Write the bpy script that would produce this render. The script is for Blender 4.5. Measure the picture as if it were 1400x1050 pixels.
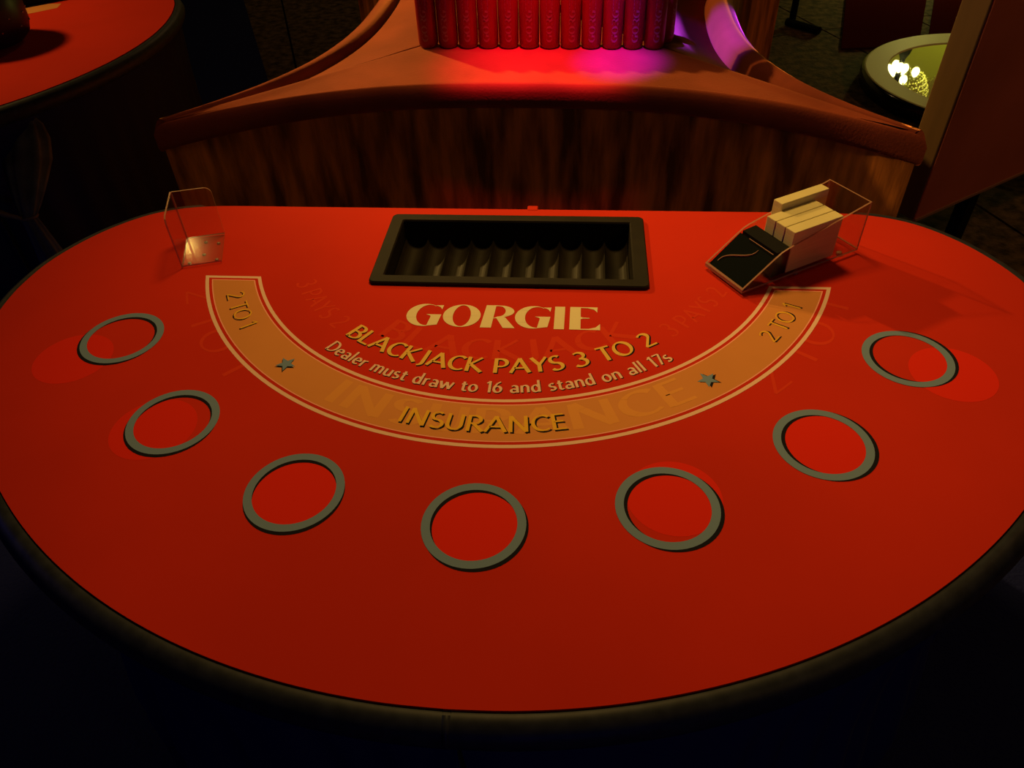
import bpy, bmesh, math, random
from mathutils import Vector, Matrix
from mathutils.geometry import tessellate_polygon
random.seed(7)
PI = math.pi
D = bpy.data
SC = bpy.context.scene
COL = SC.collection
for o in list(D.objects):
    D.objects.remove(o)

# ------------------------------------------------------------------ camera
pitch, roll = math.radians(42.199), math.radians(-2.3996)
fw = Vector((0, math.cos(pitch), -math.sin(pitch)))
r0 = Vector((1, 0, 0))
u0 = r0.cross(fw)
rt = r0 * math.cos(roll) + u0 * math.sin(roll)
up = -r0 * math.sin(roll) + u0 * math.cos(roll)
cam_data = D.cameras.new('camera')
cam = D.objects.new('camera', cam_data)
COL.objects.link(cam)
CAM = Vector((0, 0, 1.5))
M = Matrix((rt, up, -fw)).transposed().to_4x4()
M.translation = CAM
cam.matrix_world = M
cam_data.sensor_fit = 'HORIZONTAL'
cam_data.sensor_width = 36.0
cam_data.lens = 36.0 * 1036.8 / 1400.0
cam_data.clip_start = 0.02
SC.camera = cam

# ------------------------------------------------------------------ world, lights, exposure
w = D.worlds.new('world')
SC.world = w
w.use_nodes = True
w.node_tree.nodes['Background'].inputs[0].default_value = (0.22, 0.24, 1.0, 1)
w.node_tree.nodes['Background'].inputs[1].default_value = 0.0045
SC.view_settings.view_transform = 'Standard'
SC.view_settings.look = 'None'
SC.view_settings.exposure = 0.0
SC.view_settings.gamma = 1.0
SC.view_settings.use_curve_mapping = False


def light(name, kind, loc, target, energy, color, size=0.1, cone=90, blend=0.6):
    l = D.lights.new(name, kind)
    l.energy = energy
    l.color = color
    if kind == 'AREA':
        l.shape = 'DISK'
        l.size = size
    else:
        l.shadow_soft_size = size
    if kind == 'SPOT':
        l.spot_size = math.radians(cone)
        l.spot_blend = blend
    o = D.objects.new(name, l)
    COL.objects.link(o)
    o.location = loc
    d = Vector(target) - Vector(loc)
    o.rotation_euler = d.to_track_quat('-Z', 'Y').to_euler()
    return o


WARM = (1.0, 0.60, 0.15)
light('table_spot', 'SPOT', (0.06, 2.00, 2.75), (0.06, 1.08, 0.75), 126, WARM, 0.22, 70, 1.0)
light('left_spot', 'SPOT', (-1.76, 3.70, 2.20), (0.25, 2.15, 0.75), 340, WARM, 0.05, 48, 0.8)
light('side_table_spot', 'SPOT', (-2.45, 2.75, 2.3), (-1.45, 2.45, 0.75), 80, WARM, 0.14, 66, 0.9)
light('red_spot', 'SPOT', (0.10, 1.90, 2.75), (0.11, 2.11, 0.75), 640, (1.0, 0.0, 0.10), 0.03, 19, 1.0)
light('pink_spot', 'SPOT', (0.45, 1.92, 2.75), (0.33, 2.10, 0.76), 1300, (0.16, 0.0, 1.0), 0.02, 8.5, 1.0)
light('violet_spot', 'SPOT', (-0.30, 1.90, 2.75), (0.67, 2.34, 0.77), 1900, (0.13, 0.02, 1.0), 0.03, 11, 0.7)
light('hall_fill', 'POINT', (-0.4, 5.6, 2.7), (0, 0, 0), 13, (1.0, .62, .22), 0.1)  # fill light added to lift the dim floor boards
light('right_fill', 'POINT', (4.4, 2.5, 2.5), (0, 0, 0), 45, (1.0, .42, .14), 0.1)  # added warm fill, brightens the upright panel and the floor near it
light('front_fill', 'POINT', (1.7, -0.8, 2.5), (0, 0, 0), 9, (1.0, .60, .18), 0.15)  # fill added behind the camera for the banquette's upright faces
light('wall_fill', 'POINT', (5.3, 8.0, 0.5), (0, 0, 0), 30, (.95, 1.0, .12), 0.05)  # unseen light added so the mirrored back wall comes out brighter
light('blue_fill', 'POINT', (0.1, -1.5, 0.9), (0, 0, 0), 3.5, (.03, .06, 1.0), 0.2)  # blue light added behind the camera to tint the navy skirt
light('blue_fill', 'POINT', (-3.4, 1.2, 1.3), (0, 0, 0), 6, (.05, .08, 1.0), 0.2)  # second added blue light, tints the dark stretch at the left

# ------------------------------------------------------------------ materials
def mat(name, base, rough=0.7, spec=0.3, sheen=0.0, sheen_tint=(1, 1, 1), metal=0.0, noise=None, bump=None, coat=0.0):
    m = D.materials.new(name)
    m.use_nodes = True
    nt = m.node_tree
    b = nt.nodes['Principled BSDF']
    b.inputs['Base Color'].default_value = (*base, 1)
    b.inputs['Roughness'].default_value = rough
    b.inputs['Specular IOR Level'].default_value = spec
    b.inputs['Metallic'].default_value = metal
    b.inputs['Coat Weight'].default_value = coat
    if sheen:
        b.inputs['Sheen Weight'].default_value = sheen
        b.inputs['Sheen Tint'].default_value = (*sheen_tint, 1)
        b.inputs['Sheen Roughness'].default_value = 0.36
    tc = None
    if noise or bump:
        tc = nt.nodes.new('ShaderNodeTexCoord')
    if noise:                       # (scale, low factor, high factor, stretch)
        sc, lo, hi, st = noise
        mp = nt.nodes.new('ShaderNodeMapping')
        mp.inputs['Scale'].default_value = st
        nt.links.new(tc.outputs['Object'], mp.inputs['Vector'])
        n = nt.nodes.new('ShaderNodeTexNoise')
        n.inputs['Scale'].default_value = sc
        n.inputs['Detail'].default_value = 5
        nt.links.new(mp.outputs[0], n.inputs['Vector'])
        cr = nt.nodes.new('ShaderNodeValToRGB')
        cr.color_ramp.elements[0].position = 0.35
        cr.color_ramp.elements[1].position = 0.65
        cr.color_ramp.elements[0].color = (*[c * lo for c in base], 1)
        cr.color_ramp.elements[1].color = (*[min(1, c * hi) for c in base], 1)
        nt.links.new(n.outputs['Fac'], cr.inputs['Fac'])
        nt.links.new(cr.outputs['Color'], b.inputs['Base Color'])
    if bump:                        # (scale, strength, distance, stretch)
        sc, s, dist, st = bump
        mp2 = nt.nodes.new('ShaderNodeMapping')
        mp2.inputs['Scale'].default_value = st
        nt.links.new(tc.outputs['Object'], mp2.inputs['Vector'])
        n2 = nt.nodes.new('ShaderNodeTexNoise')
        n2.inputs['Scale'].default_value = sc
        n2.inputs['Detail'].default_value = 4
        nt.links.new(mp2.outputs[0], n2.inputs['Vector'])
        bp = nt.nodes.new('ShaderNodeBump')
        bp.inputs['Strength'].default_value = s
        bp.inputs['Distance'].default_value = dist
        nt.links.new(n2.outputs['Fac'], bp.inputs['Height'])
        nt.links.new(bp.outputs['Normal'], b.inputs['Normal'])
    return m


U1 = (1, 1, 1)
M_FELT = mat('felt_red', (0.56, 0.026, 0.009), 0.9, 0.06, noise=(3.0, 0.94, 1.05, U1), bump=(900, 0.15, 0.001, U1))
M_GHOST = mat('faded_red_print', (0.72, 0.024, 0.008), 0.9, 0.06)
M_GHOST_TXT = mat('faded_letter_print', (0.62, 0.040, 0.012), 0.9, 0.06)
M_GHOST_BAND = mat('faded_band_print', (0.70, 0.29, 0.075), 0.9, 0.06)
M_CREAM = mat('cream_print', (0.84, 0.60, 0.38), 0.85, 0.08)
M_LOGO = mat('pale_gold_print', (0.76, 0.64, 0.40), 0.85, 0.08)
M_GOLD = mat('gold_print', (0.78, 0.47, 0.10), 0.85, 0.08)
M_PEACH = mat('peach_print', (0.80, 0.52, 0.42), 0.85, 0.08)
M_BAND = mat('tan_print', (0.62, 0.24, 0.072), 0.85, 0.08, noise=(5.0, 0.95, 1.05, U1))
M_BANDTXT = mat('ochre_print', (0.78, 0.42, 0.04), 0.85, 0.08)
M_PINK = mat('pink_line_print', (0.9, 0.37, 0.28), 0.85, 0.08)
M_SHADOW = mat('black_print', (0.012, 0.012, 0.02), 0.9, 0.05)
M_RING = mat('slate_print', (0.165, 0.25, 0.40), 0.85, 0.08)
M_RIM = mat('black_vinyl', (0.018, 0.021, 0.032), 0.5, 0.22, noise=(60, 0.7, 1.2, U1))
M_SKIRT = mat('navy_cloth', (0.014, 0.018, 0.09), 0.9, 0.1)
M_TRAY = mat('black_plastic', (0.0125, 0.009, 0.005), 0.55, 0.14, noise=(14, 0.7, 1.25, U1))
M_BLACK = mat('gloss_black', (0.006, 0.008, 0.008), 0.12, 0.5)
M_BLACK_MATTE = mat('matte_black', (0.004, 0.004, 0.005), 0.6, 0.1)
M_CARD = mat('card_edges', (0.70, 0.60, 0.32), 0.7, 0.2, noise=(9, 0.9, 1.05, (1, 1, 60)))
VELV = (0.25, 0.047, 0.022)
VELV_SIDE = (0.66, 0.21, 0.036)  # velvet lightened because little light reaches the upright faces
M_VELVET = mat('rust_velvet', VELV, 0.85, 0.05, 1.0, (1.0, 0.36, 0.14), noise=(6, 0.78, 1.12, U1), bump=(160, 0.25, 0.002, U1))
M_VELVET_SIDE = mat('rust_velvet_brushed_lit', VELV_SIDE, 0.9, 0.05, 0.85, (1.0, 0.40, 0.16), noise=(7, 0.25, 1.2, (3.2, 3.2, 0.55)), bump=(60, 0.3, 0.003, (1, 1, 0.1)))
M_VELVET_SHADED = mat('rust_velvet_shaded', VELV, 0.85, 0.05, 0.3, (1.0, 0.42, 0.16), noise=(6, 0.78, 1.12, U1))
nt = M_VELVET_SHADED.node_tree          # shading normals tilted away from the lamps so the right panel turns dark
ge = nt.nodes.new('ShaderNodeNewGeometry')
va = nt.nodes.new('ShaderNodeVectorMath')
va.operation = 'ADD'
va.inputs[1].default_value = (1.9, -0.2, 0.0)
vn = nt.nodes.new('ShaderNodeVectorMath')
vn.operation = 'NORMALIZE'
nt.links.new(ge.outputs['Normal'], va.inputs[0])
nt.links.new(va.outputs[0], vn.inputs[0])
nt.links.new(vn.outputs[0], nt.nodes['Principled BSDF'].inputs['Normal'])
M_CAN = mat('red_can_paint', (0.27, 0.006, 0.008), 0.35, 0.4, metal=0.2)
M_CANTXT = mat('can_letter_paint', (0.33, 0.13, 0.08), 0.5, 0.3)
M_ALU = mat('can_metal', (0.6, 0.6, 0.6), 0.3, 0.5, metal=1.0)
M_FLOOR = mat('brown_floor', (0.085, 0.052, 0.028), 0.85, 0.12, noise=(22, 0.3, 1.6, U1), bump=(70, 0.4, 0.01, U1))
M_GAP = mat('floor_gap', (0.01, 0.008, 0.006), 0.95, 0.0)
M_NAVY_PILE = mat('navy_pile', (0.012, 0.016, 0.08), 0.95, 0.05, bump=(120, 0.4, 0.01, U1))
M_WALL = mat('olive_wall', (0.85, 0.85, 0.30), 0.9, 0.1)
M_DARKWALL = mat('dark_wall', (0.03, 0.02, 0.018), 0.9, 0.1)
M_PANEL = mat('oxblood_panel', (0.52, 0.13, 0.06), 0.5, 0.3, noise=(2.2, 0.85, 1.15, U1))
M_PANELEDGE = mat('walnut_edge', (0.14, 0.075, 0.03), 0.55, 0.3, noise=(10, 0.7, 1.2, (1, 1, 0.1)))
M_BENCH = mat('dark_red_cloth', (0.05, 0.006, 0.006), 1.0, 0.0)
M_PLATE = mat('pale_plate', (0.74, 0.78, 0.42), 0.55, 0.3)
M_TUB = mat('purple_black_gloss', (0.016, 0.006, 0.026), 0.4, 0.3)
M_STUD = mat('stud_metal', (0.7, 0.7, 0.75), 0.2, 0.5, metal=1.0)
M_CLOTH = mat('grey_cloth', (0.16, 0.16, 0.14), 0.9, 0.1, noise=(8, 0.6, 1.3, (2, 2, 0.4)))
M_TIE = mat('tan_tie', (0.22, 0.16, 0.10), 0.9, 0.1)
m = D.materials.new('mirror')
m.use_nodes = True
b = m.node_tree.nodes['Principled BSDF']
b.inputs['Base Color'].default_value = (0.85, 0.85, 0.7, 1)
b.inputs['Metallic'].default_value = 1
b.inputs['Roughness'].default_value = 0.02
M_MIRROR = m


def glass_mat(name, tint, f0=0.035, f1=0.3):
    m = D.materials.new(name)
    m.use_nodes = True
    nt = m.node_tree
    nt.nodes.remove(nt.nodes['Principled BSDF'])
    out = nt.nodes['Material Output']
    tr = nt.nodes.new('ShaderNodeBsdfTransparent')
    tr.inputs[0].default_value = (*tint, 1)
    gl = nt.nodes.new('ShaderNodeBsdfGlossy')
    gl.inputs['Roughness'].default_value = 0.10
    mx = nt.nodes.new('ShaderNodeMixShader')
    lw = nt.nodes.new('ShaderNodeLayerWeight')
    lw.inputs['Blend'].default_value = 0.5
    pw = nt.nodes.new('ShaderNodeMath')
    pw.operation = 'POWER'
    pw.inputs[1].default_value = 4.0
    nt.links.new(lw.outputs['Facing'], pw.inputs[0])
    ma = nt.nodes.new('ShaderNodeMath')
    ma.operation = 'MULTIPLY_ADD'
    ma.inputs[1].default_value = f1
    ma.inputs[2].default_value = f0
    nt.links.new(pw.outputs[0], ma.inputs[0])
    nt.links.new(ma.outputs[0], mx.inputs[0])
    nt.links.new(tr.outputs[0], mx.inputs[1])
    nt.links.new(gl.outputs[0], mx.inputs[2])
    nt.links.new(mx.outputs[0], out.inputs[0])
    return m


M_ACRYLIC = glass_mat('clear_acrylic', (0.95, 0.94, 0.93))
M_EDGE = glass_mat('acrylic_edge', (0.6, 0.55, 0.55))
nt = M_EDGE.node_tree
ed = nt.nodes.new('ShaderNodeBsdfPrincipled')
ed.inputs['Base Color'].default_value = (0.62, 0.32, 0.22, 1)
ed.inputs['Roughness'].default_value = 0.25
mx2 = nt.nodes.new('ShaderNodeMixShader')
mx2.inputs[0].default_value = 0.5
old = nt.nodes['Material Output'].inputs[0].links[0].from_socket
nt.links.new(old, mx2.inputs[1])
nt.links.new(ed.outputs[0], mx2.inputs[2])
nt.links.new(mx2.outputs[0], nt.nodes['Material Output'].inputs[0])


def emit_mat(name, col, s):
    m = D.materials.new(name)
    m.use_nodes = True
    b = m.node_tree.nodes['Principled BSDF']
    b.inputs['Base Color'].default_value = (*col, 1)
    b.inputs['Emission Color'].default_value = (*col, 1)
    b.inputs['Emission Strength'].default_value = s
    return m


M_BULB = emit_mat('lamp_bulb', (1.0, 0.94, 0.4), 5.0)
M_BEAD = mat('glass_beads', (0.8, 0.78, 0.3), 0.15, 0.6)

# ------------------------------------------------------------------ mesh helpers
class MB:
    def __init__(s):
        s.v = []
        s.f = []
        s.mi = []
        s.sm = []

    def face(s, pts, mi=0, smooth=False):
        k = len(s.v)
        s.v += [tuple(p) for p in pts]
        s.f.append(list(range(k, k + len(pts))))
        s.mi.append(mi)
        s.sm.append(smooth)

    def grid(s, rows, close_u=False, close_v=False, mi=0, smooth=True):
        k = len(s.v)
        n = len(rows[0])
        for r in rows:
            s.v += [tuple(p) for p in r]
        R = len(rows)
        for i in range(R if close_v else R - 1):
            for j in range(n if close_u else n - 1):
                a = k + i * n + j
                bb = k + i * n + (j + 1) % n
                c = k + ((i + 1) % R) * n + (j + 1) % n
                d = k + ((i + 1) % R) * n + j
                s.f.append([a, bb, c, d])
                s.mi.append(mi)
                s.sm.append(smooth)

    def box(s, lo, hi, mi=0, bev=0.0):
        x0, y0, z0 = lo
        x1, y1, z1 = hi
        if bev <= 0:
            P = [(x0, y0, z0), (x1, y0, z0), (x1, y1, z0), (x0, y1, z0), (x0, y0, z1), (x1, y0, z1), (x1, y1, z1), (x0, y1, z1)]
            k = len(s.v)
            s.v += P
            for f in ((0, 3, 2, 1), (4, 5, 6, 7), (0, 1, 5, 4), (1, 2, 6, 5), (2, 3, 7, 6), (3, 0, 4, 7)):
                s.f.append([k + i for i in f])
                s.mi.append(mi)
                s.sm.append(False)
            return
        def ring(z, ins):
            a = []
            for cx, cy, t0 in ((x1 - bev, y1 - bev, 0), (x0 + bev, y1 - bev, 90), (x0 + bev, y0 + bev, 180), (x1 - bev, y0 + bev, 270)):
                for q in (0, 45, 90):
                    t = math.radians(t0 + q)
                    a.append((cx + (bev - ins) * math.cos(t), cy + (bev - ins) * math.sin(t), z))
            return a
        rows = [ring(z0, bev * .7), ring(z0 + bev * .4, bev * .2), ring(z0 + bev, 0), ring(z1 - bev, 0), ring(z1 - bev * .4, bev * .2), ring(z1, bev * .7)]
        s.grid(rows, close_u=True, mi=mi, smooth=False)
        s.face(rows[-1], mi)
        s.face(rows[0][::-1], mi)

    def prism(s, poly, fn, t, mi_face=0, mi_side=0):
        """poly: 2D outline; fn(a, b, h) -> 3D point; extruded from h=0 to h=t"""
        a = [fn(x, y, 0) for x, y in poly]
        c = [fn(x, y, t) for x, y in poly]
        s.face(a[::-1], mi_face)
        s.face(c, mi_face)
        n = len(poly)
        for i in range(n):
            s.face([a[i], a[(i + 1) % n], c[(i + 1) % n], c[i]], mi_side)

    def lathe(s, prof, seg=24, center=(0, 0, 0), mi=0, smooth=True):
        rows = []
        for r, z in prof:
            rows.append([(center[0] + r * math.cos(2 * PI * i / seg), center[1] + r * math.sin(2 * PI * i / seg), center[2] + z) for i in range(seg)])
        s.grid(rows, close_u=True, mi=mi, smooth=smooth)

    def tube(s, pts, r, seg=8, mi=0):
        rows = []
        pts = [Vector(p) for p in pts]
        for i, p in enumerate(pts):
            t = (pts[min(i + 1, len(pts) - 1)] - pts[max(i - 1, 0)]).normalized()
            a = t.cross(Vector((0, 0, 1)))
            if a.length < 1e-3:
                a = t.cross(Vector((1, 0, 0)))
            a.normalize()
            bb = t.cross(a)
            rr = r[i] if isinstance(r, (list, tuple)) else r
            rows.append([p + (a * math.cos(2 * PI * k / seg) + bb * math.sin(2 * PI * k / seg)) * rr for k in range(seg)])
        s.grid(rows, close_u=True, mi=mi)
        s.face(rows[0][::-1], mi)
        s.face(rows[-1], mi)

    def build(s, name, mats, parent=None, weld=False):
        me = D.meshes.new(name)
        me.from_pydata(s.v, [], s.f)
        for mm in (mats if isinstance(mats, (list, tuple)) else [mats]):
            me.materials.append(mm)
        me.polygons.foreach_set('material_index', s.mi)
        me.polygons.foreach_set('use_smooth', s.sm)
        if weld:
            bm = bmesh.new()
            bm.from_mesh(me)
            bmesh.ops.remove_doubles(bm, verts=bm.verts, dist=1e-5)
            bmesh.ops.recalc_face_normals(bm, faces=bm.faces)
            bm.to_mesh(me)
            bm.free()
        me.update()
        o = D.objects.new(name, me)
        COL.objects.link(o)
        if parent:
            o.parent = parent
        return o


def tag(o, label, cat, group=None):
    o['label'] = label
    o['category'] = cat
    if group:
        o['group'] = group
    return o


def thing(name, label, cat, loc=(0, 0, 0), rz=0.0, group=None):
    o = D.objects.new(name, None)
    COL.objects.link(o)
    o.location = loc
    o.rotation_euler = (0, 0, rz)
    o.empty_display_size = 0.05
    return tag(o, label, cat, group)


def struct(o):
    o['kind'] = 'structure'
    return o


def copy_tree(o, parent=None):
    c = o.copy()
    COL.objects.link(c)
    if parent:
        c.parent = parent
    for ch in [x for x in D.objects if x.parent == o]:
        copy_tree(ch, c)
    return c


TZ = 0.75
# ------------------------------------------------------------------ table outline (local: y towards the dealer)
HALF = [(0, .07), (.15, .07), (.3, .07), (.45, .07), (.56, .0705), (.635, .067), (.70, .052), (.752, .023), (.80, -.027), (.835, -.085),
        (.858, -.145), (.8665, -.2), (.8675, -.25), (.860, -.31), (.842, -.37)]
HALF += [(.914 * math.cos(math.radians(t)), -.014 - .914 * math.sin(math.radians(t))) for t in range(26, 91, 4)] + [(0, -.928)]
CTRL = HALF + [(-x, y) for x, y in HALF[1:-1]][::-1]


def catmull(P, n=4):
    out = []
    N = len(P)
    for i in range(N):
        p0, p1, p2, p3 = [Vector(P[(i + k) % N]) for k in (-1, 0, 1, 2)]
        for k in range(n):
            t = k / n
            out.append(0.5 * ((2 * p1) + (p2 - p0) * t + (2 * p0 - 5 * p1 + 4 * p2 - p3) * t * t + (3 * p1 - p0 - 3 * p2 + p3) * t ** 3))
    return out


OUT = catmull(CTRL, 4)[::-1]      # counter-clockwise
NOUT = len(OUT)
NRM = []
for i in range(NOUT):
    t = (OUT[(i + 1) % NOUT] - OUT[i - 1]).normalized()
    NRM.append(Vector((t.y, -t.x)))
if sum(NRM[i].dot(OUT[i]) for i in range(NOUT)) < 0:
    NRM = [-n for n in NRM]

# ------------------------------------------------------------------ lettering
def arc(cx, cy, rx, ry, a0, a1, n=14):
    return [(cx + rx * math.cos(math.radians(a0 + (a1 - a0) * i / n)), cy + ry * math.sin(math.radians(a0 + (a1 - a0) * i / n))) for i in range(n + 1)]


def L(*p):
    out = []
    for a, c in zip(p[:-1], p[1:]):
        for k in range(4):
            out.append((a[0] + (c[0] - a[0]) * k / 4, a[1] + (c[1] - a[1]) * k / 4))
    return out + [p[-1]]


S_CURVE = arc(.27, .74, .21, .24, 50, 270, 12)[:-1] + arc(.27, .255, .22, .245, 90, -140, 12)
GLYPH = {
    'B': (.60, [L((.08, 0), (.08, 1)), [(.08, .97)] + arc(.26, .75, .22, .22, 90, -90) + [(.08, .53)], [(.08, .53)] + arc(.28, .28, .25, .25, 90, -90) + [(.08, .03)]]),
    'L': (.52, [L((.08, 1), (.08, 0)), L((.04, .04), (.48, .04))]),
    'A': (.76, [L((.03, 0), (.38, 1)), L((.38, 1), (.72, 0)), L((.17, .33), (.58, .33))]),
    'C': (.66, [arc(.40, .5, .34, .47, 50, 310, 20)]),
    'K': (.64, [L((.08, 0), (.08, 1)), L((.12, .48), (.58, 1)), L((.16, .52), (.62, 0))]),
    'J': (.38, [[(.26, 1), (.26, .5), (.26, .2)] + arc(.06, .1, .20, .24, 0, -80, 6)]),
    'P': (.58, [L((.08, 0), (.08, 1)), [(.08, .96)] + arc(.26, .70, .25, .26, 90, -90) + [(.08, .44)]]),
    'Y': (.66, [L((.03, 1), (.32, .48)), L((.62, 1), (.32, .48)), L((.32, .5), (.32, 0))]),
    'S': (.54, [S_CURVE]),
    '3': (.54, [arc(.22, .75, .22, .22, 140, -90, 12) + arc(.22, .27, .26, .26, 90, -140, 12)]),
    'T': (.62, [L((.02, .96), (.60, .96)), L((.31, .96), (.31, 0))]),
    'O': (.80, [arc(.40, .5, .34, .47, 0, 360, 28)]),
    '2': (.56, [arc(.25, .73, .22, .24, 150, -40, 12) + [(.05, .04)], L((.04, .045), (.52, .045))]),
    '1': (.36, [L((.04, .80), (.22, .98)), L((.22, 1), (.22, 0))]),
    'I': (.26, [L((.12, 0), (.12, 1))]),
    'N': (.76, [L((.09, 0), (.09, 1)), L((.09, 1), (.63, 0)), L((.63, 0), (.63, 1))]),
    'U': (.70, [[(.09, 1), (.09, .7), (.09, .36)] + arc(.33, .34, .24, .31, 180, 360, 12) + [(.57, .7), (.57, 1)]]),
    'R': (.60, [L((.08, 0), (.08, 1)), [(.08, .96)] + arc(.26, .73, .23, .24, 90, -90) + [(.08, .49)], L((.24, .49), (.58, 0))]),
    'E': (.52, [L((.08, 0), (.08, 1)), L((.08, .96), (.46, .96)), L((.08, .52), (.42, .52)), L((.08, .04), (.48, .04))]),
    'D': (.72, [L((.09, 0), (.09, 1)), [(.09, .96)] + arc(.26, .5, .38, .46, 90, -90, 16) + [(.09, .04)]]),
    # lower case: x height .62
    'e': (.54, [[(.07, .33), (.45, .36)] + arc(.27, .32, .20, .29, 12, 315, 16)]),
    'a': (.54, [arc(.24, .40, .18, .21, 140, 0, 8) + [(.42, .2), (.44, 0)], arc(.22, .17, .15, .15, 40, 330, 12)]),
    'l': (.24, [L((.11, 0), (.11, 1.02))]),
    'r': (.38, [L((.09, 0), (.09, .61)), [(.09, .38), (.14, .52), (.24, .60), (.34, .59)]]),
    'm': (.86, [L((.09, 0), (.09, .61)), [(.09, .40)] + arc(.24, .42, .16, .19, 150, 0, 8) + [(.40, 0)], [(.40, .40)] + arc(.56, .42, .16, .19, 150, 0, 8) + [(.72, 0)]]),
    'u': (.58, [[(.08, .61), (.08, .25)] + arc(.24, .21, .16, .19, 190, 330, 8) + [(.44, .22)], L((.45, .61), (.45, 0))]),
    's': (.44, [arc(.21, .46, .15, .145, 50, 270, 8)[:-1] + arc(.20, .165, .16, .15, 90, -140, 10)]),
    't': (.40, [[(.16, .80), (.16, .2)] + arc(.27, .15, .11, .13, 190, 320, 6), L((.02, .58), (.34, .58))]),
    'd': (.58, [arc(.25, .31, .19, .29, 30, 330, 16), L((.45, 1.02), (.45, 0))]),
    'w': (.84, [L((.03, .61), (.22, 0)), L((.22, 0), (.41, .58)), L((.41, .58), (.60, 0)), L((.60, 0), (.79, .61))]),
    'o': (.58, [arc(.27, .31, .21, .29, 0, 360, 22)]),
    'n': (.58, [L((.09, 0), (.09, .61)), [(.09, .38)] + arc(.27, .40, .18, .21, 150, 0, 8) + [(.45, 0)]]),
    '6': (.56, [[(.44, .96), (.24, .80), (.09, .50)] + arc(.27, .29, .20, .26, 170, -190, 20)]),
    '7': (.52, [L((.04, .95), (.47, .95)), L((.47, .95), (.18, 0))]),
    ' ': (.34, []),
}


def text_width(txt, track):
    return sum(GLYPH[c][0] + track for c in txt) - track


def stroke_polys(txt, thick, thin, track=0.06, nib=25):
    """flat quads for a line of text in units of cap height, written with a broad nib"""
    quads = []
    x0 = 0
    ph = math.radians(nib)
    for ch in txt:
        wd, strokes = GLYPH[ch]
        for st in strokes:
            st = [Vector((p[0] + x0, p[1])) for p in st]
            n = len(st)
            closed = (st[0] - st[-1]).length < 1e-4
            lft, rgt = [], []
            for i in range(n):
                if closed:
                    t = st[(i + 1) % (n - 1)] - st[(i - 1) % (n - 1)]
                else:
                    t = st[min(i + 1, n - 1)] - st[max(i - 1, 0)]
                t.normalize()
                th = math.atan2(t.y, t.x)
                hw = 0.5 * math.hypot(thick * math.sin(th - ph), thin * math.cos(th - ph))
                nn = Vector((-t.y, t.x)) * hw
                lft.append(st[i] + nn)
                rgt.append(st[i] - nn)
            for i in range(n - 1):
                quads.append(([rgt[i], rgt[i + 1], lft[i + 1], lft[i]], len(quads) % 7))
        x0 += wd + track
    return quads


def arc_text(txt, R0, cap, a0, a1, thick, thin, z, dx=0.0, dy=0.0, track=0.06, nib=25):
    """text bent on a circle of radius R0 about the table's arc centre, read from the players' side"""
    wtot = text_width(txt, track)
    mb = MB()
    for q, lev in stroke_polys(txt, thick, thin, track, nib):
        pts = []
        for p in q:
            ang = math.radians(a0 + (a1 - a0) * p.x / wtot) + dx / R0
            r = R0 - p.y * cap + dy
            pts.append((r * math.sin(ang), -r * math.cos(ang), z + lev * 1.4e-5))
        mb.face(pts)
    return mb


def bold_logo():
    """GORGIE: wide flared capitals as outline strips, unit cap height"""
    polys = []

    def ring_part(ox, o, i, a0, a1, n=30):
        A = arc(*o, a0, a1, n)
        B = arc(*i, a0, a1, n)
        for k in range(n):
            polys.append([(ox + A[k][0], A[k][1]), (ox + A[k + 1][0], A[k + 1][1]), (ox + B[k + 1][0], B[k + 1][1]), (ox + B[k][0], B[k][1])])

    def pl(ox, *p):
        polys.append([(ox + x, y) for x, y in p])

    def G(ox):
        ring_part(ox, (.50, .5, .50, .5), (.60, .5, .325, .462), 58, 285)
        pl(ox, (.76, .93), (.78, .945), (.98, .955), (.955, .76), (.90, .86), (.84, .90))
        pl(ox, (.62, .02), (.90, .08), (.965, .53), (.68, .44))
        pl(ox, (.54, .53), (.965, .53), (.68, .44), (.66, .47))
    G(0)
    ring_part(1.015, (.52, .5, .52, .5), (.52, .5, .245, .468), 0, 360, 40)
    R = 2.085
    pl(R, (0.0, 0), (.30, 0), (.36, 1), (.09, 1))
    ring_part(R, (.44, .73, .44, .27), (.44, .73, .20, .235), 90, -80, 20)
    pl(R, (.30, .965), (.30, 1.0), (.44, 1.0), (.44, .965))
    pl(R, (.30, .40), (.44, .495), (.66, .50), (.60, .46), (.46, .43))
    pl(R, (.40, .44), (.64, .47), (.94, 0), (.62, 0))
    G(3.0)
    pl(4.07, (0, 0), (.275, 0), (.285, 1), (.01, 1))
    E = 4.485
    pl(E, (0, 0), (.30, 0), (.30, 1), (.01, 1))
    pl(E, (.30, .96), (.30, 1), (.76, 1), (.75, .77), (.66, .90), (.50, .955))
    pl(E, (.30, .455), (.36, .485), (.36, .53), (.30, .56))
    pl(E, (.34, .487), (.54, .495), (.54, .52), (.34, .53))
    pl(E, (.30, .04), (.30, 0), (.82, 0), (.82, .26), (.70, .11), (.52, .045))
    return polys, 5.305


def band_layer(ra, rb, y0, z, n=72):
    mb = MB()
    rows = []
    for r in (ra, (ra + rb) / 2, rb):
        tm = math.acos(-y0 / r)
        rows.append([(r * math.sin(tm * (2 * k / n - 1)), -r * math.cos(tm * (2 * k / n - 1)), z) for k in range(n + 1)])
    mb.grid(rows[::-1], smooth=False)
    return mb


def annulus(cx, cy, ra, rb, z, n=64):
    mb = MB()
    A = [(cx + ra * math.cos(2 * PI * k / n), cy + ra * math.sin(2 * PI * k / n), z) for k in range(n)]
    B = [(cx + rb * math.cos(2 * PI * k / n), cy + rb * math.sin(2 * PI * k / n), z) for k in range(n)]
    if ra <= 0:
        mb.face(B)
    else:
        mb.grid([B, A], close_u=True, smooth=False)
    return mb


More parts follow.
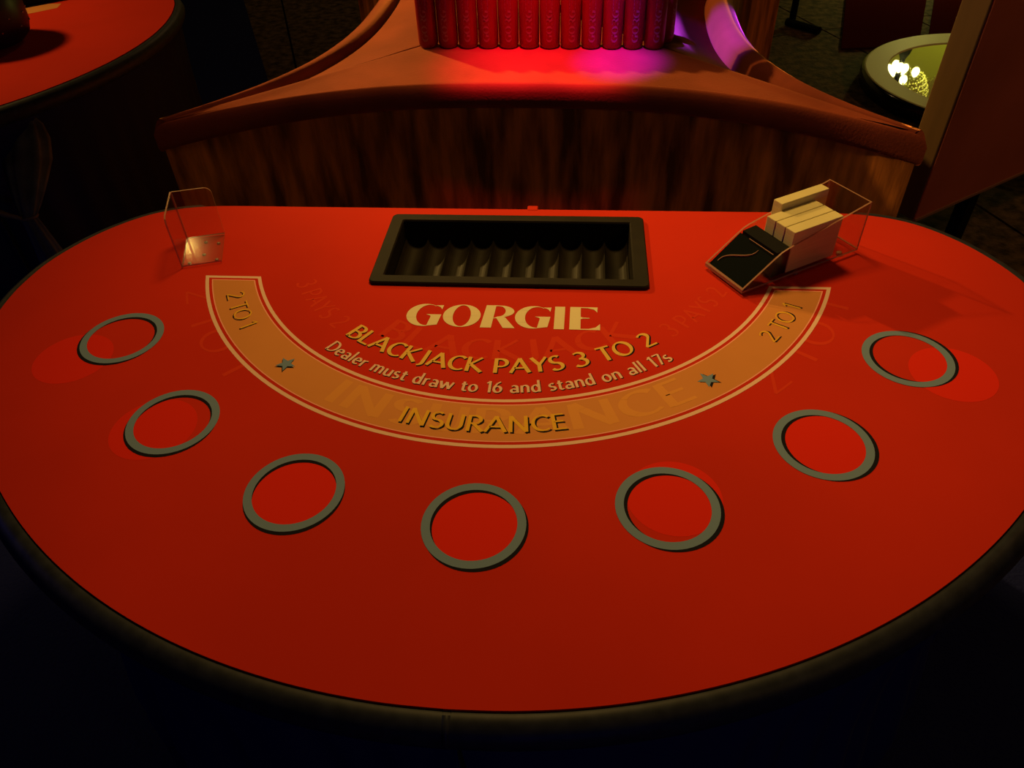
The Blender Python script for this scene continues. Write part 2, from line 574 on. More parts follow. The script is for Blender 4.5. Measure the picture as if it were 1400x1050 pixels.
def star_mb(cx, cy, r, rot, z):
    mb = MB()
    pts = []
    for k in range(10):
        a = rot + k * PI / 5
        q = r if k % 2 == 0 else r * 0.42
        pts.append((cx + q * math.cos(a), cy + q * math.sin(a), z))
    for k in range(10):
        mb.face([(cx, cy, z), pts[k], pts[(k + 1) % 10]])
    return mb


TRAY_X0, TRAY_X1, TRAY_Y0, TRAY_Y1 = -.243, .241, -.197, .036


def build_table_body(root, hole=True):
    # felt slab
    mb = MB()
    outer = [Vector((p.x, p.y, TZ)) for p in OUT]
    loops = [outer]
    flat = list(outer)
    if hole:
        a = .012
        h = [Vector((TRAY_X0 + a, TRAY_Y0 + a, TZ)), Vector((TRAY_X1 - a, TRAY_Y0 + a, TZ)), Vector((TRAY_X1 - a, TRAY_Y1 - a, TZ)), Vector((TRAY_X0 + a, TRAY_Y1 - a, TZ))]
        loops.append(h)
        flat += h
    mb.v = [tuple(p) for p in flat]
    for t in tessellate_polygon(loops):
        p = [flat[i] for i in t]
        if (p[1] - p[0]).cross(p[2] - p[0]).z < 0:
            t = t[::-1]
        mb.f.append(list(t))
        mb.mi.append(0)
        mb.sm.append(False)
    mb.grid([[(p.x, p.y, TZ - .03) for p in OUT], [(p.x, p.y, TZ) for p in OUT]], close_u=True, smooth=False)
    if hole:
        mb.grid([[(p.x, p.y, TZ) for p in h], [(p.x, p.y, TZ - .03) for p in h]], close_u=True, smooth=False)
    mb.build('tabletop', M_FELT, root)
    # bumper
    prof = [(0.0005, -.003), (.006, -.0005), (.015, -.003), (.023, -.010), (.028, -.022), (.025, -.036), (.014, -.046), (-.005, -.048)]
    mb = MB()
    mb.grid([[(p.x + n.x * a * (.35 if p.y > .066 else 1), p.y + n.y * a * (.35 if p.y > .066 else 1), TZ + zz - (.002 if p.y > .066 else 0)) for p, n in zip(OUT, NRM)] for a, zz in prof], close_u=True)
    r = mb.build('bumper_rim', M_RIM, root)
    r['label'] = 'black padded edge'
    # skirt
    mb = MB()
    rows = []
    for k in range(9):
        t = k / 8
        row = []
        for i, (p, n) in enumerate(zip(OUT, NRM)):
            s = i / NOUT
            fold = (.012 * math.sin(s * 2 * PI * 46 + 1.3 * math.sin(s * 40)) + .01 * math.sin(s * 2 * PI * 17 + 1)) * t ** .7
            a = .004 - .05 * math.sin(PI * min(1, t * 1.2)) * .6 + .015 * t + fold
            row.append((p.x + n.x * a, p.y + n.y * a, TZ - .047 - (TZ - .055) * t))
        rows.append(row)
    mb.grid(rows[::-1], close_u=True)
    mb.build('skirt', M_SKIRT, root)['label'] = 'dark navy cloth skirt'


A0 = math.radians(-6.1)
TC = Vector((0.0200, 1.2691, 0))
table = thing('blackjack_table', 'large red felt blackjack table with printed layout filling the foreground', 'gaming table', TC, A0)
build_table_body(table)
# little red tab where the felt laps over the rim at the back
mb = MB()
mb.box((.017, .066, TZ - .012), (.038, .084, TZ + .0008), 0, .002)
mb.build('felt_tab', M_FELT, table)

Z0 = TZ
# worn print showing through from an older layout
for k, (x, y) in enumerate([(-.668, -.412), (-.472, -.557), (-.240, -.6595), (.0024, -.698), (.247, -.6434), (.455, -.545), (.667, -.391)]):
    annulus(x, y, 0, .060, Z0 + .00012).build('faded_disc', M_GHOST, table)
arc_text('BLACKJACK', .388, .048, -30.5, 33.5, .17, .09, Z0 + .00009).build('faded_lettering', M_GHOST_TXT, table)['label'] = 'faint old BLACKJACK lettering under the print'
arc_text('3 PAYS 2', .42, .034, -62, -40, .15, .09, Z0 + .00009).build('faded_lettering', M_GHOST_TXT, table)
arc_text('3 PAYS 2', .42, .034, 40, 62, .15, .09, Z0 + .00009).build('faded_lettering', M_GHOST_TXT, table)

arc_text('2 TO 1', .605, .055, -68, -42, .10, .06, Z0 + .00009).build('faded_lettering', M_GHOST_TXT, table)['kind'] = 'stuff'
arc_text('2 TO 1', .605, .055, 42, 68, .10, .06, Z0 + .00009).build('faded_lettering', M_GHOST_TXT, table)['kind'] = 'stuff'
# insurance band
YB = -.178
band = band_layer(.4757, .5711, YB, Z0 + .0002).build('insurance_band', M_PEACH, table)
band['label'] = 'curved tan insurance band with cream border'
band_layer(.4815, .5650, YB - .0065, Z0 + .00028).build('border_gap', M_FELT, band)
band_layer(.4865, .5600, YB - .0115, Z0 + .00036).build('border_line', M_PINK, band)
band_layer(.4885, .5580, YB - .0137, Z0 + .00044).build('band_fill', M_BAND, band)
arc_text('INSURANCE', .545, .050, -27, 33, .17, .09, Z0 + .0005).build('faded_lettering', M_GHOST_BAND, band)['label'] = 'faint old INSURANCE lettering on the band'


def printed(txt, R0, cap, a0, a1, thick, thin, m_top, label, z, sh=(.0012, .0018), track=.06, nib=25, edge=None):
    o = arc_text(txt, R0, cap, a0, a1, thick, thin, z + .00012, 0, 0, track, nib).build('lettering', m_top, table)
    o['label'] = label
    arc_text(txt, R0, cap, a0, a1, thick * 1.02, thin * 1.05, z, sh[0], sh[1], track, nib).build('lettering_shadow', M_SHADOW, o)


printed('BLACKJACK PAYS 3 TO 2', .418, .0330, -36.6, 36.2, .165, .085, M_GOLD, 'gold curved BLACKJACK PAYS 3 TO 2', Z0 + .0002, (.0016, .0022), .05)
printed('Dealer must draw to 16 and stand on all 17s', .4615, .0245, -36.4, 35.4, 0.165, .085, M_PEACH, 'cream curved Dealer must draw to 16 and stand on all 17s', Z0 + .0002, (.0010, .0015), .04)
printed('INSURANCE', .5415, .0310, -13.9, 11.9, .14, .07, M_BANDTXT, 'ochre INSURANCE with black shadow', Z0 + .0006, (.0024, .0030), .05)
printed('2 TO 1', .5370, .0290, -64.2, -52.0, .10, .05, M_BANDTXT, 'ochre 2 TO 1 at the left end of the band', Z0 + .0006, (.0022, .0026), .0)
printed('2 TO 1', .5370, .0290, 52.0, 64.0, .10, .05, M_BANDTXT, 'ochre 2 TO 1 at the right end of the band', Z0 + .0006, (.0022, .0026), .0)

polys, wd = bold_logo()
mb = MB()
capx, capy = .317 / 5.305, .060
for p in polys:
    mb.face([(-.160 + x * capx, -.309 + y * capy, Z0 + .0003 + (len(mb.f) % 9) * 1.4e-5) for x, y in p])
mb.build('shop_lettering', M_LOGO, table)['label'] = 'cream bold GORGIE word'

for ang in (-38.2, 36.7):
    a = math.radians(ang)
    x, y = .5235 * math.sin(a), -.5235 * math.cos(a)
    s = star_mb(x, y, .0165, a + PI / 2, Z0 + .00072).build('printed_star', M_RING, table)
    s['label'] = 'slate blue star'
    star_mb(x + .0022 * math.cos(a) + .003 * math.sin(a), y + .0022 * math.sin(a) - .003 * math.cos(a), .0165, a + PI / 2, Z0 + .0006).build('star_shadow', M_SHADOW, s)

RINGS = [(-.613, -.3575), (-.4498, -.541), (-.2375, -.6585), (0, -.6983), (.2375, -.6585), (.4505, -.541), (.6132, -.358)]
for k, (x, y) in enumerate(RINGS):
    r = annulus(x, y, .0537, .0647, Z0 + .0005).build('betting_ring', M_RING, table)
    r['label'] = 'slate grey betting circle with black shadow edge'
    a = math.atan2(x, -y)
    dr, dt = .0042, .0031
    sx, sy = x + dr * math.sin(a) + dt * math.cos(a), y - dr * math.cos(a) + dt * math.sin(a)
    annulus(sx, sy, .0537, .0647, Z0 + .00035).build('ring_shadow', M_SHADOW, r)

# ------------------------------------------------------------------ chip tray
tray = thing('chip_tray', 'empty black ten-row chip tray set into the red table', 'chip tray', TC, A0)
x0, x1, y0, y1 = TRAY_X0, TRAY_X1, TRAY_Y0, TRAY_Y1
ix0, ix1, iy0, iy1 = -.2185, .2145, -.174, .012


def rrect(x0, x1, y0, y1, r, z, n=4):
    a = []
    for cx, cy, t0 in ((x1 - r, y1 - r, 0), (x0 + r, y1 - r, 90), (x0 + r, y0 + r, 180), (x1 - r, y0 + r, 270)):
        for q in range(n + 1):
            t = math.radians(t0 + 90 * q / n)
            a.append((cx + r * math.cos(t), cy + r * math.sin(t), z))
    return a


H = .007
mb = MB()
mb.grid([rrect(x0, x1, y0, y1, .010, TZ + .0003), rrect(x0, x1, y0, y1, .010, TZ + H - .002), rrect(x0 + .002, x1 - .002, y0 + .002, y1 - .002, .009, TZ + H),
         rrect(ix0 - .002, ix1 + .002, iy0 - .002, iy1 + .002, .004, TZ + H), rrect(ix0, ix1, iy0, iy1, .003, TZ + H - .003)], close_u=True, smooth=False)
mb.build('tray_rim', M_TRAY, tray)
mb = MB()
mb.grid([rrect(ix0, ix1, iy0, iy1, .003, TZ + H - .003), rrect(ix0 + .003, ix1 - .003, iy0 + .003, iy1 - .003, .003, TZ - .055)], close_u=True, smooth=False)
mb.build('tray_wall', M_TRAY, tray)
cw = (ix1 - ix0 - .006) / 10
for k in range(10):
    xa = ix0 + .003 + cw * k
    mb = MB()
    rows = []
    for j in range(7):
        t = j / 6
        yy = iy0 + .003 + (iy1 - iy0 - .006) * t
        row = []
        for i in range(13):
            s = i / 12
            if s < .03 or s > .97:
                zz = -.028
            else:
                q = (s - .5) / .47
                zz = -.028 - .018 * math.sqrt(max(0, 1 - q * q))
            row.append((xa + cw * s, yy, TZ + zz))
        rows.append(row)
    mb.grid(rows, smooth=False)
    mb.build('chip_channel', M_TRAY, tray)

# ------------------------------------------------------------------ acrylic discard holder
holder = thing('discard_holder', 'clear acrylic L-shaped discard holder on the left of the red table', 'card holder', (-.586, 1.176, TZ + .0005), math.atan2(.013, .066))
AC = [M_ACRYLIC, M_EDGE]
W_, D_, H_ = .068, .100, .100
mb = MB()
mb.prism([(0, 0), (W_, 0), (W_, D_), (0, D_)], lambda a, b_, h: (a, b_, .0025 + h), .003, 0, 1)
mb.build('base_plate', AC, holder)
mb = MB()
mb.prism([(0, .0025), (D_, .0025), (D_, H_ + .001), (.012, H_ + .001), (.004, H_ - .002), (0, H_ - .010)], lambda a, b_, h: (-h, a, b_), .003, 0, 1)
mb.build('side_wall', AC, holder)
mb = MB()
mb.prism([(0, .0025), (W_, .0025)] + [(W_ - .012 + .012 * math.cos(t), H_ - .012 + .012 * math.sin(t)) for t in [0, .4, .8, 1.2, PI / 2]] + [(0, H_)],
         lambda a, b_, h: (a, D_ + h, b_), .003, 0, 1)
mb.build('back_wall', AC, holder)
for px_, py_ in ((.010, .012), (W_ - .010, .012), (W_ - .010, D_ - .03), (W_ * .5, D_ - .02), (W_ * .5, .035)):
    mb = MB()
    mb.lathe([(.0, .0), (.0032, .0004), (.0036, .0015), (.003, .0025), (0, .0026)], 10, (px_, py_, 0))
    mb.build('foot', M_EDGE, holder)

# ------------------------------------------------------------------ card shoe
sa = math.atan2(.4425, .8967)
SH = Vector((.388, 1.020, TZ + .0005))
shoe = thing('card_shoe', 'clear acrylic card shoe with glossy black sloping front on the right', 'card shoe', SH, sa)
SL, SW = .258, .096
mb = MB()
mb.prism([(0, 0), (SL, 0), (SL, SW), (0, SW)], lambda a, b_, h: (a, b_, .006 + h), .004, 0, 1)
mb.build('base_plate', AC, shoe)
PROF = [(0, .006), (SL, .006), (SL, .100), (.105, .068), (.085, .064), (.072, .060), (.060, .053), (0.0, .014)]
for yy in (0, SW - .003):
    mb = MB()
    mb.prism(PROF, lambda a, b_, h: (a, yy + h, b_), .003, 0, 1)
    mb.build('side_wall', AC, shoe)
mb = MB()
mb.prism([(0, .010), (SW, .010), (SW, .100), (0, .100)], lambda a, b_, h: (SL - .003 + h, a, b_), .003, 0, 1)
mb.build('back_wall', AC, shoe)
mb = MB()
mb.prism([(0.0005, 0), (.0035, 0), (.0035, .008), (.0005, .006)], lambda a, b_, h: (a - .003, .0 + h, b_ + .006), SW, 0, 1)
mb.build('front_lip', AC, shoe)
mb = MB()
mb.prism([(.002, .0115), (.062, .0545), (.064, .0515), (.004, .0105)], lambda a, b_, h: (a, .0045 + h, b_), SW - .009, 0, 0)
fp = mb.build('front_plate', M_BLACK, shoe)
fp['label'] = 'glossy black sloping face'
mb = MB()
mb.tube([(.012 + .043 * t, .082 - .045 * t + .007 * math.sin(2 * PI * t), .0115 + (.0545 - .0115) / .060 * (.010 + .043 * t) + .001) for t in [k / 14 for k in range(15)]],
        [.0006 + .0008 * math.sin(PI * k / 14) for k in range(15)], 6)
mb.build('thumb_notch', M_EDGE, fp)
mb = MB()
mb.tube([(.0595, .008, .0565), (.0595, SW - .03, .0565)], .0007, 6)
mb.build('plate_edge', M_EDGE, fp)
mb = MB()
mb.prism([(.064, .0105), (.094, .0105), (.094, .060), (.066, .058)], lambda a, b_, h: (a, .006 + h, b_), SW - .012, 0, 0)
mb.build('card_weight', M_BLACK_MATTE, shoe)['label'] = 'black block behind the front'
for px_, py_ in ((.02, .012), (.02, SW - .012), (SL - .03, .012), (SL - .03, SW - .012), (.12, .006)):
    mb = MB()
    mb.lathe([(.0, .0), (.005, .0005), (.0055, .003), (.004, .0058), (0, .006)], 12, (px_, py_, 0))
    mb.build('foot', M_EDGE, shoe)

# decks
def deck_mb(l, wd, h):
    mb = MB()
    mb.box((0, 0, 0), (l, wd, h), 0, .0012)
    return mb


DECKS = [(.0955, .0050, .0775, 'cream card deck nearest the clear right wall of the shoe'),
         (.0950, .0270, .0775, 'middle cream card deck of the three low ones in the shoe'),
         (.0945, .0490, .0775, 'third low cream card deck beside the taller one'),
         (.1250, .0708, .0900, 'taller cream card deck along the left wall of the shoe')]
cs, sn = math.cos(sa), math.sin(sa)
for i, (a, b_, h, lab) in enumerate(DECKS):
    o = deck_mb(.107, .0212 if i < 3 else .0205, h).build('card_deck', M_CARD)
    o.location = (SH.x + cs * a - sn * b_, SH.y + sn * a + cs * b_, TZ + .0107)
    o.rotation_euler = (0, 0, sa)
    tag(o, lab, 'card deck', 'card decks in the shoe')

# ------------------------------------------------------------------ velvet banquette, a four-pointed star with concave sides
BC = Vector((.165, 2.58, 0))
BA = math.radians(-7.7)
star = thing('velvet_banquette', 'rust orange velvet star-shaped banquette with concave sides behind the table', 'banquette', BC, BA)
DZ = .75
TIP = .8925


def side_curve(t, depth, tip):
    a = abs(t)
    return (tip * t, -(depth + (tip - depth) * a ** 2.6))


def rot4(p, k):
    x, y = p[0], p[1]
    for _ in range(k):
        x, y = -y, x
    return (x, y) + tuple(p[2:])


SEAMD = [.592, .500, .592, .515]      # front, right, back, left
DROP = [.012, .058, .012, .022]
OUTD = [.612, .598, .612, .600]
N = 40
for k in range(4):
    seam = lambda t: side_curve(t, SEAMD[k], .868)
    outc = lambda t: side_curve(t, OUTD[k], .902)
    # top panel
    rows = []
    for i in range(15):
        s = i / 14
        row = []
        for j in range(N + 1):
            t = 2 * j / N - 1
            o_ = seam(t)
            e = min(1 - abs(t), 1) * 12
            dip = -.004 * math.exp(-e * 1.2)
            d_ = max(abs(o_[0] * s), abs(o_[1] * s))
            slope = -DROP[k] * min(1, max(0, (d_ - .385) / (abs(o_[1]) - .385 + 1e-4))) * min(1, (1 - abs(t)) * 6 + .0)
            row.append(rot4((o_[0] * s, o_[1] * s, DZ + .012 + dip + slope), k))
        rows.append(row)
    mb = MB()
    mb.grid(rows[::-1])
    mb.build('top_panel', M_VELVET_SHADED if k == 1 else M_VELVET, star)
    # rolled edge
    if k % 2:
        prof = [(0, -.006), (.14, -.004), (.30, .009), (.48, .016), (.64, .011), (.80, -.001), (.91, -.014), (.98, -.031), (1.0, -.043), (.985, -.054), (.92, -.061), (.8, -.063)]
    else:
        prof = [(0, -.004), (.08, .003), (.30, .004), (.60, .001), (.85, -.006), (1.0, -.018), (1.0, -.034), (1.0, -.050), (.9, -.058), (.7, -.061), (.3, -.062)]
    rows = []
    for f, zz in prof:
        row = []
        for j in range(N + 1):
            t = 2 * j / N - 1
            a, c_ = seam(t), outc(t)
            if f == 0:
                zz = .002 - DROP[k] * min(1, (1 - abs(t)) * 6)
            row.append(rot4((a[0] + (c_[0] - a[0]) * f, a[1] + (c_[1] - a[1]) * f, DZ + zz), k))
        rows.append(row)
    mb = MB()
    mb.grid(rows[::-1])
    mb.build('rolled_edge', M_VELVET, star)  # padded band round the top
    # upright face
    rows = []
    for zz in (.02, .2, .4, .6, .692):
        row = []
        for j in range(N + 1):
            t = 2 * j / N - 1
            c_ = side_curve(t, OUTD[k] - .012, .892)
            row.append(rot4((c_[0], c_[1], zz), k))
        rows.append(row)
    mb = MB()
    mb.grid(rows)
    mb.build('side_face', M_VELVET_SIDE, star)

# ------------------------------------------------------------------ cans
CANR = .0283
prof = [(0, .004), (.020, .004), (.0225, .0), (.0240, .001), (.0275, .009), (CANR, .014), (CANR, .134), (.0270, .142), (.0250, .149), (.0258, .151), (.0258, .1535), (.0245, .1535), (.0238, .150), (0, .150)]
mb = MB()
mb.lathe(prof[:4], 28, mi=1)
mb.lathe(prof[3:8], 28, mi=0)
mb.lathe(prof[7:], 28, mi=1)
can0 = mb.build('drink_can', [M_CAN, M_ALU])
polys, wd = bold_logo()
mb = MB()
for p in polys:
    pts = []
    for x, y in p:
        zz = .020 + x * .112 / wd
        th = -PI / 2 - (y - .5) * .017 / CANR
        rr = CANR + .0003 + (len(mb.f) % 9) * 1.5e-5
        pts.append((rr * math.cos(th), rr * math.sin(th), zz))
    mb.face(pts)
txt0 = mb.build('can_lettering', M_CANTXT, can0)
txt0['label'] = 'dull gold GORGIE reading upwards'
NTH = ['leftmost', 'second', 'third', 'fourth', 'fifth', 'sixth', 'seventh', 'eighth', 'ninth', 'tenth', 'eleventh', 'rightmost']
first = True
cb, sb = math.cos(BA), math.sin(BA)


def place_can(lx, ly, rz, label):
    global first
    if first:
        o = can0
        first = False
    else:
        o = can0.copy()
        COL.objects.link(o)
        c_ = txt0.copy()
        COL.objects.link(c_)
        c_.parent = o
    z = DZ + .0125
    o.location = (BC.x + cb * lx - sb * ly, BC.y + sb * lx + cb * ly, z)
    o.rotation_euler = (0, 0, BA + rz)
    tag(o, label, 'can', 'red cans lined up on the banquette')


SP = .0579
LX0 = -.318
LY0 = -.358
for i in range(12):
    nm = NTH[i]
    lab = f'{nm} slim red can in the front row on the velvet banquette' if i in (0, 11) else f'{nm} slim red can from the left in the front row'
    place_can(LX0 + SP * i, LY0 + .006, (i - 5.5) * .03 + random.uniform(-.15, .15) + .12, lab)
place_can(LX0 + SP * 11.5, LY0 + .006 + SP * .91, .9, 'red can standing behind the right end of the front row')

# ------------------------------------------------------------------ second table
T2 = Vector((-1.997, 2.612, 0))
A2 = math.radians(40)
table2 = thing('gaming_table', 'second red felt table in the upper left corner', 'gaming table', T2, A2)
build_table_body(table2, False)


def at(px, py, z):
    """the point at height z seen at a pixel of the photograph (used once to survey where things stand)"""
    x, y = (px - 700) / 1036.8, -(py - 525) / 1036.8
    d = fw + rt * x + up * y
    return CAM + d * ((z - CAM.z) / d.z)


mb = MB()
mb.face([(q.x, q.y, TZ + .0004) for q in (at(20, 23, TZ), at(78, 11, TZ), at(84, 5, TZ), at(20, 6, TZ))])
st2 = mb.build('printed_strip', M_BAND)
st2.parent = table2
st2.matrix_parent_inverse = (Matrix.Translation(T2) @ Matrix.Rotation(A2, 4, 'Z')).inverted()
st2['label'] = 'orange printed strip'

# dark tub on it
tc_ = Vector((-1.585, 2.495, TZ))
tub = thing('rounded_tub', 'dark purple glossy rounded tub with small studs on the far left table', 'tub', tc_)
mb = MB()
mb.lathe([(0, .001), (.085, .001), (.115, .008), (.135, .025), (.145, .055), (.146, .10), (.142, .16), (.138, .165), (.133, .16), (.135, .10), (.125, .03), (0, .02)], 40)
mb.build('body', M_TUB, tub)
for k in range(26):
    a = 2 * PI * k / 26 + .1
    mb = MB()
    zz = .055 if k % 2 else .085
    mb.lathe([(0, .0035), (.0016, .003), (.0026, .0015), (.003, 0)], 8)
    s = mb.build('stud', M_STUD, tub)
    rr = .1448 if k % 2 else .1455
    s.location = (rr * math.cos(a), rr * math.sin(a), zz)
    s.rotation_euler = (0, PI / 2, a)
# black box behind the band end
p = at(85, 4, TZ)
bx = thing('chip_box', 'low black box behind the orange band end on the far left table', 'box', (p.x - .03, p.y + .09, TZ + .0012), A2 - .1)
mb = MB()
mb.box((-.17, -.055, 0), (.13, .08, .05), 0, .006)
mb.build('body', M_BLACK_MATTE, bx)
mb = MB()
mb.box((-.172, -.057, .045), (.132, .082, .058), 0, .004)
mb.build('lid', M_BLACK_MATTE, bx)

# gathered cloth hanging by the second table, tied in the middle
CP = at(40, 298, .50)
mb = MB()
rows = []
for zz, wd_, dx_, dy_ in ((.697, .020, -.01, .20), (.68, .040, -.01, .19), (.65, .055, -.01, .165), (.61, .060, -.008, .12), (.57, .048, -.004, .07), (.53, .032, .0, .025), (.505, .020, .0, .0), (.47, .024, .004, .0), (.38, .036, .01, .0), (.20, .055, .015, .0), (.004, .075, .02, .0)):
    row = []
    for j in range(28):
        a = 2 * PI * j / 28
        q = wd_ * (1 + .16 * math.sin(a * 7 + zz * 3))
        row.append((dx_ + q * math.cos(a), dy_ + .45 * q * math.sin(a), zz))
    rows.append(row)
mb.grid(rows[::-1], close_u=True)
mb.face(rows[0])
gc = mb.build('gathered_drape', M_CLOTH, table2)
gc.matrix_parent_inverse = (Matrix.Translation(T2) @ Matrix.Rotation(A2, 4, 'Z')).inverted()
gc.location = (CP.x, CP.y, 0)
gc['label'] = 'dim grey gathered cloth tied in the middle'
mb = MB()
mb.tube([(.025 * math.cos(2 * PI * k / 16), .014 * math.sin(2 * PI * k / 16), .503 + .004 * math.cos(2 * PI * k / 16)) for k in range(17)], .004, 6)
mb.tube([(-.012, -.012, .505), (-.05, -.014, .52), (-.10, -.01, .553)], [.005, .008, .005], 6)
mb.build('tie', M_TIE, gc)

# ------------------------------------------------------------------ room shell
mb = MB()
mb.box((-5, -2.0, -.06), (6.5, 8.6, -.012))
floor = struct(mb.build('floor', M_GAP))
FA = math.atan2(-1.30, .333) + PI / 2      # the boards run away from the camera, slightly to the left
bdir = Vector((-.25, .968, 0)).normalized()
bn = Vector((bdir.y, -bdir.x, 0))
org = Vector((-1.305, 5.03, 0))
for k in range(-4, 13):
    mb = MB()
    o0, o1 = .006, .594
    for seg in range(4):
        l0, l1 = -6.6 + seg * 2.7, -6.6 + (seg + 1) * 2.7 - .008
        poly = [org + bn * (.6 * k + a) + bdir * b_ for a, b_ in ((o0, l0), (o1, l0), (o1, l1), (o0, l1))]
        m2 = MB()
        top = [(p_.x, p_.y, 0) for p_ in poly]
        bot = [(p_.x, p_.y, -.012) for p_ in poly]
        m2.face(top)
        for i in range(4):
            m2.face([bot[i], bot[(i + 1) % 4], top[(i + 1) % 4], top[i]])
        c_ = sum((p_ for p_ in poly), Vector()) / 4
        if -4.9 < c_.x < 6.4 and -2 < c_.y < 8.5:
            m2.build('floor_board', M_FLOOR, floor)
for nm, lo, hi, mm in (('wall_left', (-5.1, -2, 0), (-5, 8.6, 2.9), M_DARKWALL), ('wall_right', (6.5, -2, 0), (6.6, 8.6, 2.9), M_DARKWALL),
                       ('wall_back', (-5, 8.5, 0), (6.5, 8.6, 2.9), M_WALL), ('wall_front', (-5, -2.1, 0), (6.5, -2, 2.9), M_DARKWALL),
                       ('ceiling', (-5, -2, 2.9), (6.5, 8.6, 3.0), M_DARKWALL)):
    mb = MB()
    mb.box(lo, hi)
    struct(mb.build(nm, mm))

# navy rug below the second table
rug = thing('floor_cover', 'dark navy rug on the floor under the far left table', 'rug', (0, 0, 0))
mb = MB()
e0, e1 = Vector((-1.744, 5.72, 0)), Vector((-1.268, 4.236, 0))
dr = (e1 - e0).normalized()
nn = Vector((dr.y, -dr.x, 0))
if nn.x > 0:
    nn = -nn
cor = [e0 - dr * 1.2, e0 + dr * 3.6, e0 + dr * 3.6 + nn * 2.4, e0 - dr * 1.2 + nn * 2.4]
mb.prism([(p_.x, p_.y) for p_ in cor], lambda a, b_, h: (a, b_, .001 + h), .008)
mb.build('pile', M_NAVY_PILE, rug)

dark_sheet = thing('floor_cover', 'dark navy sheet added on the floor under the large red blackjack table', 'rug', (0, 0, 0))  # sheet added to darken the foreground floor
mb = MB()
mb.prism([(-1.45, -.9), (1.5, -.9), (1.42, 1.35), (-1.45, 1.45)], lambda a, b_, h: (a, b_, .001 + h), .006)
mb.build('pile', M_NAVY_PILE, dark_sheet)

# ------------------------------------------------------------------ right side: upright panel, mirror plinth, benches
s_ = .83
zb = 1.5 - 1.5 * s_
P0 = at(1250, 301, zb)
P1 = at(1392, 238, zb)
pd = (P1 - P0)
pd.z = 0
pd.normalize()
pa = math.atan2(pd.y, pd.x)
panel = thing('partition_panel', 'tall dark oxblood upright panel with walnut edge at the right', 'partition', (P0.x, P0.y, 0), pa)
mb = MB()
mb.box((.0, .0, zb), (1.5, .02, 2.0))
mb.build('face_board', M_PANEL, panel)
mb = MB()
mb.box((-.004, .004, zb), (.02, .085, 2.0), 0, .004)
mb.build('end_post', M_PANELEDGE, panel)
mb = MB()
mb.box((.02, .02, zb), (1.5, .08, 2.0))
mb.build('back_board', M_PANELEDGE, panel)
mb = MB()
mb.box((.0, -.004, zb - .006), (1.5, .006, zb + .003))
mb.build('bottom_trim', mat('trim_wood', (.34, .17, .08), .5, .3), panel)
for xx in (.35, 1.3):
    mb = MB()
    mb.box((xx, .03, .0), (xx + .05, .07, zb))
    mb.build('leg', M_BLACK_MATTE, panel)

ms = .95
zm = 1.5 - 2.25 * ms
zm = 1.5 - 1.5 * (1.5 - .0) / 1.5 * ms if False else 1.5 - (1.5 * ms)
mc = Vector((2.538 * ms, 3.8254 * ms, 0))
mr, mir = .657 * ms, .489 * ms
plinth = thing('mirror_plinth', 'low round plinth with pale rim and mirrored centre on the floor at right', 'round table', mc)
mb = MB()
mb.lathe([(mr - .02, 0.0), (mr, .004), (mr + .004, zm * .5), (mr, zm - .004), (mr - .012, zm - .001)], 72)
mb.build('edge_band', M_BLACK, plinth)
mb = MB()
ic = (2.495 - 2.538) * ms
mb.grid([[((mr - .010) * math.cos(2 * PI * i / 72), (mr - .010) * math.sin(2 * PI * i / 72), zm - .001) for i in range(72)],
         [((mr - .016) * math.cos(2 * PI * i / 72), (mr - .016) * math.sin(2 * PI * i / 72), zm + .002) for i in range(72)],
         [(ic + (mir + .004) * math.cos(2 * PI * i / 72), (mir + .004) * math.sin(2 * PI * i / 72), zm + .002) for i in range(72)],
         [(ic + mir * math.cos(2 * PI * i / 72), mir * math.sin(2 * PI * i / 72), zm - .004) for i in range(72)]], close_u=True, smooth=False)
mb.build('rim_plate', M_PLATE, plinth)
mb = MB()
mb.face([(ic + (mir + .003) * math.cos(2 * PI * i / 72), (mir + .003) * math.sin(2 * PI * i / 72), zm - .003) for i in range(72)])
mb.build('mirror_disc', M_MIRROR, plinth)['label'] = 'round mirror reflecting a yellow chandelier'


def refl(px, py, t):
    """the point that the plinth's mirror shows at this pixel of the photograph, t = distance ratio"""
    p_ = at(px, py, zm)
    d = p_ - CAM
    d.z = -d.z
    return p_ + d * t


# chandelier seen in the mirror
cc = refl(1229, 97, .62)
chand = thing('chandelier', 'yellow lit beaded chandelier seen only in the round mirror', 'chandelier', (cc.x, cc.y, cc.z))
random.seed(3)
for k in range(9):
    mb = MB()
    mb.lathe([(0, -.035), (.018, -.028), (.028, -.01), (.028, .012), (.014, .035), (0, .045)], 12)
    bl = mb.build('bulb', M_BULB, chand)
    a = 2 * PI * k / 9
    bl.location = (.09 * math.cos(a) * (k % 3 + 1) / 2.2, .09 * math.sin(a) * (k % 3 + 1) / 2.2, random.uniform(-.05, .05))
mb = MB()
mb.lathe([(0, -.30), (.045, -.28), (.055, -.20), (.04, -.14), (.02, -.10), (.02, .4)], 14)
mb.build('stem', M_BLACK_MATTE, chand)
mb = MB()
for k in range(46):
    a = 2 * PI * k / 46
    for j in range(9):
        r_ = .20 + .06 * math.sin(j * .35)
        x, y, z = r_ * math.cos(a), r_ * math.sin(a), .02 + j * .032 + random.uniform(0, .008)
        mb.lathe([(0, -.012), (.009, 0), (0, .012)], 5, (x, y, z), smooth=False)
bd = mb.build('beads', M_BEAD, chand)
bd['kind'] = 'stuff'
mb = MB()
mb.lathe([(.01, .33), (.255, .33), (.26, .345), (.255, .36), (.01, .36)], 30)
mb.build('ring_frame', M_ALU, chand)
mb = MB()
mb.tube([(0, 0, .35), (0, 0, 2.9 - cc.z)], .008, 8)
mb.build('rod', M_ALU, chand)
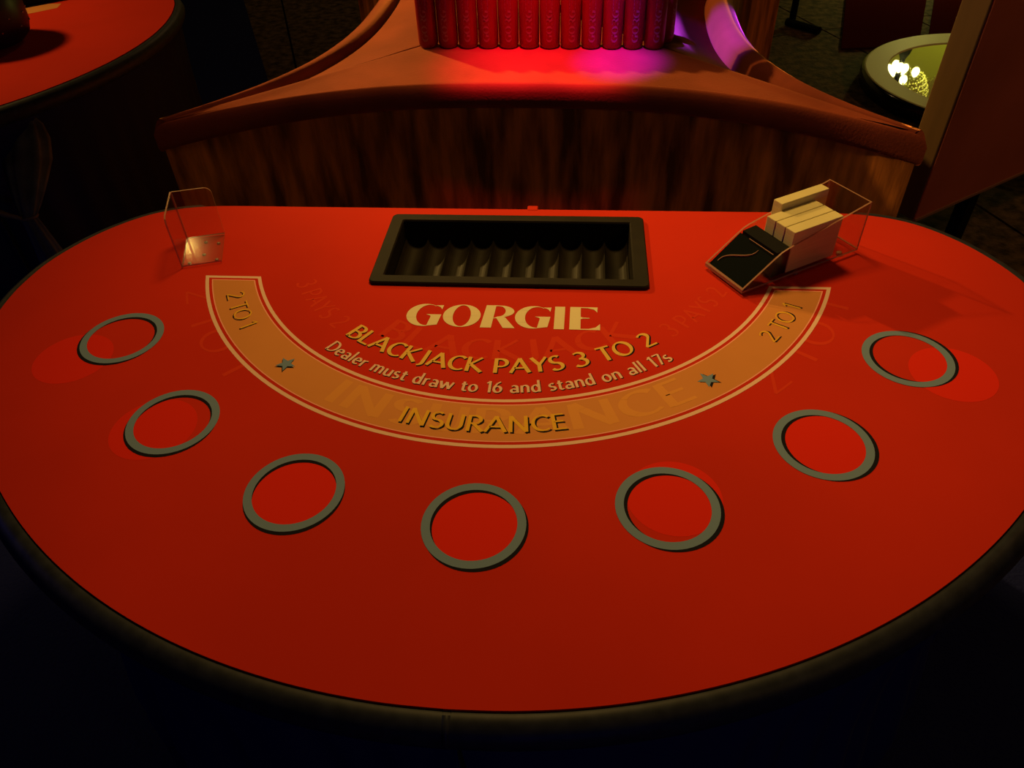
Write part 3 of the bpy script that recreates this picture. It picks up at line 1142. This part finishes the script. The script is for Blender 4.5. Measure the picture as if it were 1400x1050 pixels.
# beaded curtain hanging to its right, seen only in the mirror
ca_, cb_ = refl(1246, 111, .95), refl(1306, 106, .95)
curt = thing('bead_curtain', 'bead curtain beside the chandelier, seen only in the round mirror', 'curtain', (ca_.x, ca_.y, 0))
mb = MB()
for k in range(60):
    f = k / 59
    x, y = (cb_.x - ca_.x) * f, (cb_.y - ca_.y) * f
    z0 = ca_.z + random.uniform(-.04, .04)
    mb.tube([(x, y, z0), (x, y, 2.2)], random.uniform(.004, .012), 5)
mb.build('strands', M_BEAD, curt)['kind'] = 'stuff'
mb = MB()
mb.tube([(0, 0, 2.2), (cb_.x - ca_.x, cb_.y - ca_.y, 2.2)], .02, 8)
mb.tube([(0, 0, 2.2), (0, 0, 2.9)], .01, 6)
mb.tube([(cb_.x - ca_.x, cb_.y - ca_.y, 2.2), (cb_.x - ca_.x, cb_.y - ca_.y, 2.9)], .01, 6)
mb.build('rail', M_BLACK_MATTE, curt)
lamp_l = light('chandelier_glow', 'POINT', (cc.x - .05, cc.y - .12, cc.z - .38), (0, 0, 0), 15.0, (1.0, .92, .22), .03)

# dark red floor mats at the back right, a gap between them
for a_, b_, c_, d_, lab in (((1160, -30), (1150, 66), (1256, 62), (1272, -30), 'dark red floor mat at upper right, left of the gap'),
                            ((1282, -30), (1268, 60), (1420, 70), (1450, -30), 'dark red floor mat at upper right, behind the upright panel')):
    P_ = [at(*q, .012) for q in (a_, b_, c_, d_)]
    ctr = sum(P_, Vector()) / 4
    bo = thing('floor_mat', lab, 'mat', (ctr.x, ctr.y, 0), 0, 'dark red floor mats')
    mb = MB()
    mb.prism([(q.x - ctr.x, q.y - ctr.y) for q in P_][::-1], lambda a, b, h: (a, b, .001 + h), .011)
    mb.build('pile', M_BENCH, bo)

# black foot of a stand on the floor between banquette and benches
q0, q1 = at(1078, 30, .02), at(1120, 42, .02)
st = thing('stand', 'black stand with a flat bar foot on the dark floor behind the banquette', 'stand', (q0.x, q0.y, 0))
d_ = q1 - q0
mb = MB()
mb.tube([(-.05 * d_.x, -.05 * d_.y, .02), (d_.x, d_.y, .02)], .022, 8)
mb.build('foot_bar', M_BLACK_MATTE, st)
mb = MB()
mb.tube([(.02, 0, .02), (.02, 0, 1.0)], .02, 10)
mb.build('post', M_BLACK_MATTE, st)
